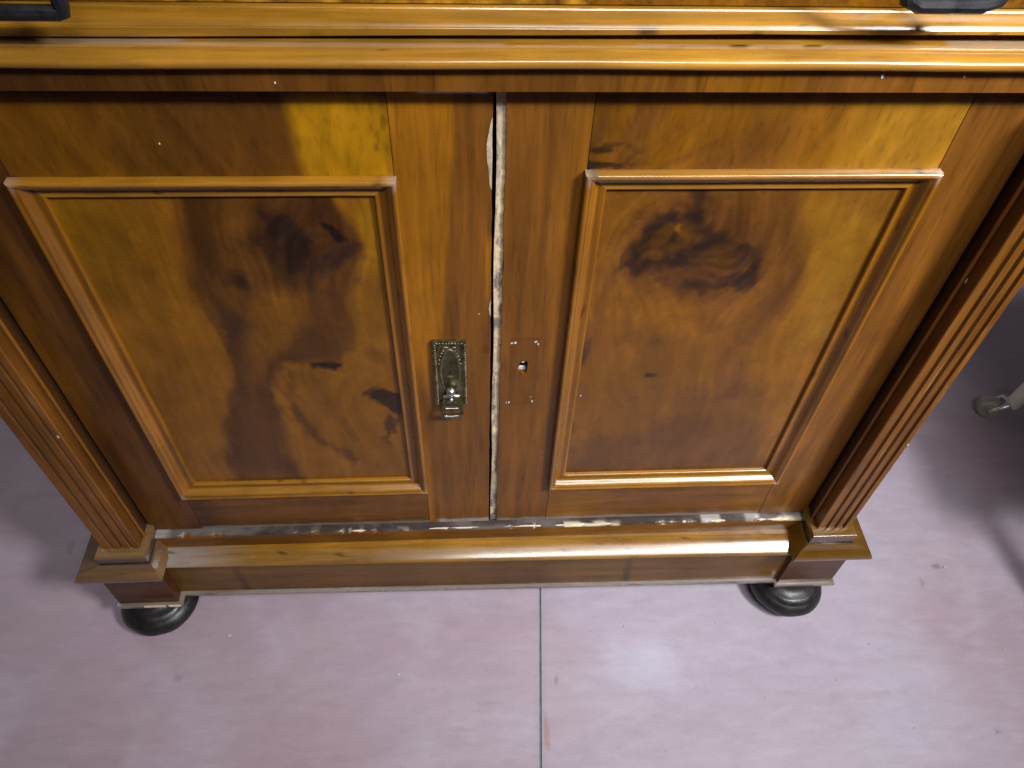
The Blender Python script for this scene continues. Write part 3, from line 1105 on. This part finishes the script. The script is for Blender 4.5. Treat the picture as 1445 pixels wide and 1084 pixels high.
def tint_ledge(P):
    X, Y, Z = P[:, 0], P[:, 1], P[:, 2]
    c = np.tile(BROWN * .85, (len(P), 1)) * (1 + .5 * fbm(X * 30, Z * 120, 501, 4))[:, None]
    c = mix(c, AMBER * .8, ss(-.02, .12, fbm(X * 7, Z * 10, 502, 3)) * .6)
    top = ss(ZL - .0035, ZL - .0008, Z + .0022 * fbm(X * 45, Y * 0, 503, 4))
    g = mix((.042, .031, .026), (.105, .090, .086), ss(-.12, .14, fbm(X * 16, Y * 60, 504, 4)))
    g = mix(g, (.09, .07, .06), ss(.05, .2, fbm(X * 60, Y * 90, 505, 4)) * .8)
    pale = np.clip(ss(-.415, -.428, X) + ss(.395, .402, X + .01 * fbm(X * 50, Y * 90, 6)) + ss(.345, .35, X) * ss(.37, .366, X) * .7 + ss(.285, .288, X) * ss(.315, .311, X), 0, 1)
    g = mix(g, (.33, .31, .28), pale * (.45 + .8 * np.clip(fbm(X * 40, Y * 90, 508, 3) + .4, 0, 1)))
    g = mix(g, (.60, .48, .33), ss(.40, .404, X) * ss(-.004, -.007, Y) * .9)
    chipm = ss(.15, .19, fbm(X * 26, Y * 30, 506, 3)) * ss(-.0045, -.007, Y) * ss(-.2, .1, X)
    g = mix(g, (.62, .52, .36), chipm)
    return mix(c, g, top)


rng = np.random.RandomState(3)
V, Fc = [], []
nx = 420
prof = [(.024, ZL), (.008, ZL), (-.002, ZL), (-.006, ZL), (-.0088, ZL - .0003), (-.0100, ZL - .0016), (-.0102, ZL - .004), (-.0102, ZL - .012), (-.0102, ZL - .0265)]
k = len(prof)
for i in range(nx + 1):
    x = -.4445 + .8800 * i / nx
    bite = max(0.0, float(fbm(np.array([x * 38]), np.array([.3]), 510, 4)[0]) - .06) * .020
    for j, (y, z) in enumerate(prof):
        if 3 <= j <= 5:
            V.append((x, y + bite * .8, z - bite * (.5 if j > 3 else .2)))
        else:
            V.append((x, y, z))
for i in range(nx):
    for j in range(k - 1):
        a = i * k + j
        Fc.append((a, a + 1, a + 1 + k, a + k))
obj('bottom_rail', V, Fc, WOOD_H, cab, tint_ledge, smooth=40, label='rail under the doors with a bare chipped pale top edge')
ch = []
for i, (px, py, ln, wd) in enumerate([(505, 748, .010, .0016), (620, 744, .016, .0014), (655, 742, .020, .0013), (745, 741, .026, .0014), (800, 739, .016, .0016), (855, 737, .012, .0013),
                                      (1012, 735, .012, .0022), (965, 738, .004, .0026), (1100, 731, .018, .0028), (1075, 733, .008, .0020)]):
    p = at(px, py, -.0085)
    ch.append(hflake(p[0], -.0082, ZL - .0006, ln, wd, .0009, 12, i))
f = obj('splinters', *join(*ch), RAW, cab, (.60, .50, .36))
f['kind'] = 'stuff'

# ---- plinth between the pedestals: moulding, face, foot lip
skew = lambda x: -.0045 * x / .43 - .0004
ZM = -.1172


def tint_run(base, seed, greyl=0.0, dark=.0):
    base = np.array(base)

    def fn(P):
        X, Y, Z = P[:, 0], P[:, 1], P[:, 2]
        c = base[None] * (1 + .5 * fbm(X * 7, (Z + Y) * 30, seed, 4))[:, None]
        c = mix(c, BROWN * .8, ss(.02, .2, fbm(X * 5 + 9, Z * 20, seed + 1, 3)) * .5)
        c = c * (1 + .4 * fbm(X * 18, (Z + Y) * 260, seed + 2, 3))[:, None]
        c = mix(c, GREYED * .8, ss(-.30, -.43, X) * greyl)
        nick = ss(.30, .34, fbm(X * 150, (Z + Y) * 260, seed + 3, 3))
        c = mix(c, DEEP * .4, nick * .8)
        return c
    return fn


pl = obj('plinth', *extrude_x(-.444, .432, [(.02, -.130), (-.0245, -.130), (-.0245, -.2275), (.02, -.2275)], 90, skew), WOOD_H, cab, tint_run(HONEY * .22 + BROWN * .20, 601))
obj('plinth_moulding', *extrude_x(-.444, .432, [(-.004, ZM), (-.0122, ZM), (-.0128, ZM - .0009), (-.0150, ZM - .0012), (-.0180, ZM - .0017), (-.0210, ZM - .0026), (-.0240, ZM - .0040), (-.0280, ZM - .0060),
                                                (-.0315, ZM - .0078), (-.0345, ZM - .0095), (-.0366, ZM - .0108), (-.0376, ZM - .0120), (-.0377, ZM - .0138), (-.0360, ZM - .0146), (-.02, ZM - .0146)], 90, skew), MOULD_H, pl,
    tint_run(HONEY * .60, 611, .6), smooth=35)
obj('plinth_lip', *extrude_x(-.444, .432, [(-.02, -.2278), (-.0278, -.2278), (-.0292, -.2290), (-.0292, -.2340), (.015, -.2340)], 60, skew), MOULD_H, pl, tint_run(GREYED * .45 + BROWN * .3, 621), smooth=35)


# ---- pedestals, pilasters and feet
def pedestal(x0, x1, px0, px1, seed, lab):
    yf, yb = -.0362, .030
    b = obj('pedestal', *box(x0, x1, yf, yb, -.2280, -.124), WOOD_H, cab, varied(DEEP * 1.15, .3, 12, 12, seed), bevel=.0008, label=lab)
    # the cap: a square step hugging the pilaster, a darker fillet, then a cyma overhanging the block
    cap = [(-.004, -.0764), (.0066, -.0768), (.0082, -.0776), (.0090, -.0790), (.0090, -.0812), (.0082, -.0822), (.0080, -.0962), (.0098, -.0968), (.0106, -.0980), (.0110, -.1010),
           (.0118, -.1052), (.0132, -.1092), (.0152, -.1126), (.0174, -.1156), (.0188, -.1186), (.0196, -.1222), (.0192, -.1258), (.0178, -.1284), (0, -.1292)]
    V, Fc = [], []
    zk = [-.1292, -.1284, -.1222, -.1126, -.0980, -.0968, -.0962, -.0822, -.0812, -.0768, -.0764]
    lk = [x0, x0 - .0125, x0 - .0145, x0 - .0095, px0 - .0110, px0 - .0100, px0 - .0080, px0 - .0080, px0 - .0088, px0 - .0070, px0 + .004]
    rk = [x1, x1 + .0125, x1 + .0145, x1 + .0095, px1 + .0110, px1 + .0100, px1 + .0080, px1 + .0080, px1 + .0088, px1 + .0070, px1 - .004]
    for (o, z) in cap:
        a0, a1 = float(np.interp(z, zk, lk)), float(np.interp(z, zk, rk))
        V += [(a0, yb, z), (a0, yf - o, z), (a1, yf - o, z), (a1, yb, z)]
    for j in range(len(cap) - 1):
        for s in range(3):
            q = j * 4 + s
            Fc.append((q, q + 1, q + 5, q + 4))
    Fc.append((0, 3, 2, 1))
    q = (len(cap) - 1) * 4
    Fc.append((q, q + 1, q + 2, q + 3))
    run = tint_run(HONEY * .32, seed + 20, .10)
    obj('cap', V, Fc, MOULD_H, b, lambda P: mix(run(P), KNOT, ss(-.0970, -.0962, P[:, 2]) * ss(-.0818, -.0826, P[:, 2])), smooth=25)
    obj('lip', *sweep_u(x0, x1, yf, yb, [(-.002, -.2282), (.0036, -.2282), (.0048, -.2292), (.0048, -.2342), (-.002, -.2342)]), MOULD_H, b,
        tint_run(GREYED * .35 + BROWN * .4, seed + 30), smooth=25)
    return b


def pilaster(x0, x1, seed):
    """fluted: four reeds divided by grooves, standing on the pedestal"""
    n = 56
    yf = -.0335
    prof = []
    wd = x1 - x0
    for i in range(n + 1):
        t = i / n
        x = x0 + wd * t
        g = 0
        for cgr in (.27, .53, .79):
            d = abs(t - cgr) / .048
            if d < 1:
                g = max(g, math.sqrt(1 - d * d))
        edge = min(t, 1 - t)
        prof.append((x, yf + .0030 * g + (.0012 * (1 - edge / .02) if edge < .02 else 0)))
    prof = [(x0, .004)] + prof + [(x1, .004)]
    zs = np.linspace(-.0764, .530, 40)
    V, Fc = [], []
    k = len(prof)
    for z in zs:
        for x, y in prof:
            V.append((x, y, z))
    for j in range(len(zs) - 1):
        for i in range(k - 1):
            a = j * k + i
            Fc.append((a, a + 1, a + 1 + k, a + k))
    Fc.append(tuple(range(k)))

    def tn(P):
        X, Y, Z = P[:, 0], P[:, 1], P[:, 2]
        c = mix(BROWN * .95, BROWN * 1.3, ss(-.2, .2, fbm(X * 60, Z * 4, seed, 4)))
        c = np.where((Y > yf + .004)[:, None], KNOT[None], c)      # groove shade painted onto the side returns
        c = mix(c, DEEP * .6, ss(yf + .0014, yf + .0030, Y) * ss(.0, -.02, Y) * .35)
        c = mix(c, PALE * .6, ss(.27, .32, fbm(X * 300, Z * 60, seed + 4, 3)) * .25 * ss(yf + .0012, yf, Y))
        return c * (1 + .4 * fbm(X * 200, Z * 9, seed + 1, 3))[:, None]
    return obj('pilaster', V, Fc, WOOD_V, cab, tn, smooth=30)


PR, PL = (.4338, .4775), (-.4915, -.4455)
pedestal(.4240, .5050, *PR, 700, 'right pedestal block')
pedestal(-.5225, -.4410, *PL, 720, 'left pedestal block with chipped pale lip')
for s, (a, b) in ((1, PR), (-1, PL)):
    p = pilaster(a, b, 740 + s)
    xi = a if s > 0 else b
    xs2 = sorted((xi - s * .0042, xi + s * .004))
    V, Fc = tube([(xi - s * .0016, -.0165, -.0764), (xi - s * .0016, -.0165, .2), (xi - s * .0016, -.0165, .530)], .0021, 12)
    obj('bead', V, Fc, WOOD_V, p, varied(BROWN * 1.25, .3, 40, 6, 750), smooth=50)
# chips on the left pedestal lip and specks
ch = []
for i, (px, py, rx) in enumerate([(215, 852, .0150), (244, 852, .0085)]):
    p = at(px, py, -.0415)
    V, Fc = box(p[0] - rx, p[0] + rx, -.0416, -.0380, -.2331, -.2286)
    ch.append((V, Fc))
obj('splintered_edge', *join(*ch), RAW, cab, (.58, .48, .30), bevel=.0008)
ch = []
for i, (px, py, y, rx, rz) in enumerate([(196, 809, -.0465, .0028, .0016), (82, 617, -.0336, .0014, .0028), (1364, 397, -.0200, .0016, .0030), (1281, 628, -.0336, .0014, .0022), (1245, 108, -.0165, .0016, .0020), (1361, 108, -.0165, .0011, .0012),
                                         (388, 117, -.0165, .0010, .0011)]):
    p = at(px, py, y)
    ch.append(chip(p[0], p[2], y + .0003, rx, rz, .0006, 7, 60 + i))
f = obj('paint_flecks', *join(*ch), PAPER, cab)
f['kind'] = 'stuff'

foot_prof = [(.026, FLOOR), (.036, FLOOR + .002), (.046, FLOOR + .009), (.0525, FLOOR + .018), (.0545, FLOOR + .026), (.0520, FLOOR + .033), (.0470, FLOOR + .0385), (.0445, FLOOR + .0398), (.0440, FLOOR + .0412), (.0425, FLOOR + .0422),
             (.0410, FLOOR + .0440), (.0375, FLOOR + .0452), (.0330, FLOOR + .0460), (.0300, FLOOR + .0475), (.0250, FLOOR + .0500), (.0225, FLOOR + .0558)]
for (x, y) in ((.452, -.019), (-.483, -.014)):
    V, Fc = lathe(x, y, foot_prof, 48)
    V = [(vx + .0008 * math.sin(vz * 300 + vx * 90), vy + .0006 * math.sin(vx * 170), vz) for vx, vy, vz in V]
    obj('foot', V, Fc, EBONY, cab, smooth=50)


# ---- frieze and cornice of the lower case
def tint_frieze(P):
    X, Z = P[:, 0], P[:, 2]
    st = fbm(X * 150 + Z * 30, Z * 6, 801, 4)
    c = mix(BROWN * .9, BROWN * 1.15, ss(-.2, .2, fbm(X * 9, Z * 6, 802, 3)))
    c = mix(c, AMBER * 1.05, ss(.02, .20, X) * .9)
    e = .2105 + (.5418 - Z) * .25
    c = mix(c, BROWN * 1.45, ss(-.0012, .0012, X - e))
    c = .8 * mix(c, DEEP * 1.0, ss(-.12, -.30, X) * .5)
    return c * (1 + .45 * st)[:, None]


obj('frieze', *grid_board(-.50, .492, .5330, .5508, -.0162, .02, .0022), WOOD_V, cab, tint_frieze)
sag = lambda x: .0002 * math.sin(x * 9 + 1) + .00015 * math.sin(x * 31)


def tint_torus(P):
    X, Y, Z = P[:, 0], P[:, 1], P[:, 2]
    c = mix(HONEY * .95, HONEY * .75, ss(-.2, .2, fbm(X * 6, (Z + Y) * 30, 811, 4)))
    c = c * (1 + .35 * fbm(X * 16, (Z + Y) * 400, 812, 3))[:, None]
    nick = ss(.32, .36, fbm(X * 130, (Z + Y) * 300, 813, 3)) * ss(-.36, -.1, X)
    c = mix(c, DEEP * .5, nick * .85)
    c = mix(c, BROWN * .9, ss(.15, .22, X) * ss(.5605 - .0064, .5580 - .0064, Z) * ss(-.1, .15, fbm(X * 60, Z * 50, 814, 3)) * .7)
    c = np.where(((Z > .5640) & (Y > -.0088))[:, None], np.array((.022, .021, .024))[None], c)      # shade of the gap under the upper case, painted in
    lipm = ss(.5626, .5638, Z) * ss(-.017, -.013, Y) * (Y < -.0100)
    c = mix(c, GREYED * .75 + HONEY * .2, lipm * .45)
    crack = lipm * ss(.07, .10, X) * ss(.26, .22, X) * ss(.05, .14, fbm(X * 90, Y * 200, 815, 3))
    c = mix(c, KNOT, crack * .9)
    return c


SHY, SHZ = .0140, -.0064
tor = [(-.012, .5572), (-.0325, .5574), (-.0362, .5586), (-.0384, .5606), (-.0392, .5628), (-.0390, .5644), (-.0381, .5658), (-.0362, .5671), (-.0340, .5685), (-.0322, .5696), (-.0310, .5700), (-.0304, .5701),
       (-.0302, .5709), (-.0296, .5713), (-.0242, .5714), (-.0238, .5714), (.03, .5714)]
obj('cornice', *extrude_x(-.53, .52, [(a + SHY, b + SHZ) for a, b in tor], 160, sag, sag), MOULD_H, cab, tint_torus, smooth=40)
obj('top_board', *box(-.50, .49, .008, .46, .5512, .5640), WOOD_H, cab, varied(BROWN * .8))

# ------------------------------------------------------------------ the upper case standing on the cabinet
up = empty('drawer_case', (0, .18, .5648), 'burl fronted upper case standing on the cabinet, with black drop handles', 'drawer case')
lift = lambda x: .0005 + .0052 * float(np.clip((x + .24) / .42, 0, 1)) - .0004 * math.sin(x * 8)


def tint_base(P):
    X, Y, Z = P[:, 0], P[:, 1], P[:, 2]
    c = mix(HONEY * .9, HONEY * .68, ss(-.2, .2, fbm(X * 5, (Z + Y) * 40, 821, 4)))
    c = c * (1 + .4 * fbm(X * 14, (Z + Y) * 330, 822, 3))[:, None]
    nick = ss(.33, .37, fbm(X * 120, (Z + Y) * 280, 823, 3)) * ss(-.3, .05, X)
    c = mix(c, DEEP * .5, nick * .85)
    q = at(912, 45, -.008)
    c = mix(c, KNOT * 2, (1 - ss(.5, 1.1, np.hypot((X - q[0]) / .010, (Z - q[2]) / .0032) + .5 * fbm(X * 150, Z * 200, 824))) * .75)
    return c


bm_prof = [(.02, .5722), (-.0215, .5722), (-.0222, .5730), (-.0222, .5794), (-.0218, .5799), (-.0196, .5801), (-.0190, .5807), (-.0182, .5820), (-.0165, .5832), (-.0140, .5842), (-.0105, .5850), (-.0066, .5855), (-.0046, .5856),
           (-.0040, .5864), (-.002, .5868), (.02, .5868)]
obj('base_moulding', *extrude_x(-.53, .52, [(a + SHY, b + SHZ) for a, b in bm_prof], 160, lambda x: sag(x + .3), lift, True, [1, 1, .95] + [.25] * 2 + [0] * 11), MOULD_H, up, tint_base, smooth=32)
obj('case_body', *box(-.50, .49, .017, .45, .5649, .95), WOOD_V, up, varied(BROWN))


def tint_drawer(P):
    X, Z = P[:, 0], P[:, 2]
    q = fbm(X * 26 + 3 * fbm(X * 20, Z * 20, 5), Z * 30, 831, 5)
    c = mix(HONEY * .95, AMBER * .8, ss(-.16, .14, q))
    c = mix(c, DEEP, ss(.10, .24, fbm(X * 40, Z * 40, 832, 4)) * .8)
    c = mix(c, HONEY * 1.1, ss(.08, .2, fbm(X * 55 + 9, Z * 30, 833, 4)) * .8)
    return mix(c, AMBER * .8, ss(.065, .075, X))


obj('drawer_front', *grid_board(-.46, .46, .5815, .72, .0130, .0175, .003), BURL_DRAWER, up, tint_drawer)


def drop_handle(x0, x1, zb, r, chamfer, seed):
    """bail: two upright arms and a level grip hanging in front of the drawer"""
    yb = -.034
    zt = zb + .060
    c = chamfer
    pts = [(x0, .002, zt), (x0, yb + .004, zt - .004), (x0, yb, zt - .012), (x0, yb, zb + c + .002), (x0 + c * .35, yb, zb + c * .35), (x0 + c + .002, yb, zb),
           (x1 - c - .002, yb, zb), (x1 - c * .35, yb, zb + c * .35), (x1, yb, zb + c + .002), (x1, yb, zt - .012), (x1, yb + .004, zt - .004), (x1, .002, zt)]
    h = obj('handle', *tube(pts, r, 10), BLACK_IRON, up, smooth=35)
    for x in (x0, x1):
        obj('rose', *[([(x + vx, .013 - vz, zt + vy) for vx, vy, vz in lathe(0, 0, [(.014, 0), (.014, .003), (.010, .006), (.006, .012)], 20)[0]]), lathe(0, 0, [(.014, 0), (.014, .003), (.010, .006), (.006, .012)], 20)[1]], BLACK_IRON, h, smooth=40)
    return h


A, B = at(-30, 20, -.034), at(91, 20, -.034)
drop_handle(-.345, B[0], at(70, 18, -.034)[2], .0050, .002, 1)
A, B = at(1270, 9, -.034), at(1411, 9, -.034)
drop_handle(A[0], B[0], at(1340, 7, -.034)[2], .0056, .010, 2)

# ------------------------------------------------------------------ stool at the right edge
FT = atz(1388, 583)
stool = empty('stool', (1.13, .12, FLOOR), 'pale legged stool on small casters standing at the right beside the cabinet', 'stool')


def leg(fx, fy, tx, ty, zt=.056):
    f, t = Vector((fx, fy, FLOOR)), Vector((tx, ty, zt))
    d = (t - f)
    d.z = 0
    d.normalize()
    bot = f + Vector((d.x * .030, d.y * .030, .040))
    top = t
    l = obj('leg', *tube([tuple(bot), tuple(bot + (top - bot) * .3), tuple(top)], [.0125, .0165, .0185], 14), CREAM, stool, smooth=40)
    side = Vector((-d.y, d.x, 0))
    c = f + Vector((0, 0, .020))
    # wheel: a fat disc with its axle across
    prof = [(.006, -.012), (.017, -.012), (.0200, -.008), (.0200, .008), (.017, .012), (.006, .012)]
    V, Fc = lathe(0, 0, prof, 24)
    V = [tuple(c + side * z + d * x + Vector((0, 0, y))) for x, y, z in V]
    obj('caster', V, Fc, GREY_RUBBER, l, smooth=35)
    obj('caster_fork', *join(tube([tuple(c + side * .0135), tuple(c + side * .0135 + d * .016 + Vector((0, 0, .020))), tuple(bot + Vector((0, 0, .002)))], [.005, .006, .009], 10),
                             tube([tuple(c - side * .0135), tuple(c - side * .0135 + d * .016 + Vector((0, 0, .020))), tuple(bot + Vector((0, 0, .002)))], [.005, .006, .009], 10)), STEEL, l, smooth=45)


leg(FT[0], FT[1], 1.00, .29)
leg(.838, -.100, .91, -.04)
leg(1.36, .36, 1.27, .30)
leg(1.30, -.08, 1.24, -.04)
V, Fc = box(.852, 1.32, -.10, .345, .055, .10)
obj('seat', V, Fc, SEAT_CLOTH, stool, bevel=.014, smooth=40)

# ------------------------------------------------------------------ crumbs on the floor
ch = []
for i, (px, py, r) in enumerate([(562, 952, .0035), (1333, 801, .0030), (1385, 506, .0035), (1427, 510, .0040), (881, 884, .0020), (324, 897, .0030), (1227, 910, .0018), (1416, 917, .0018), (207, 893, .0016), (1080, 985, .0012), (1290, 1028, .0012),
                                 (470, 1020, .0011), (940, 1060, .0011), (1180, 960, .0011), (360, 1050, .0011), (1010, 880, .0010)]):
    p = atz(px, py)
    ch.append(hflake(p[0], p[1], FLOOR + .0003, r, r * .6, .0012, 8, i, i * 1.3))
obj('litter', *join(*ch), PAPER, None, label='tiny pale crumbs and paint flakes on the floor', kind='stuff')
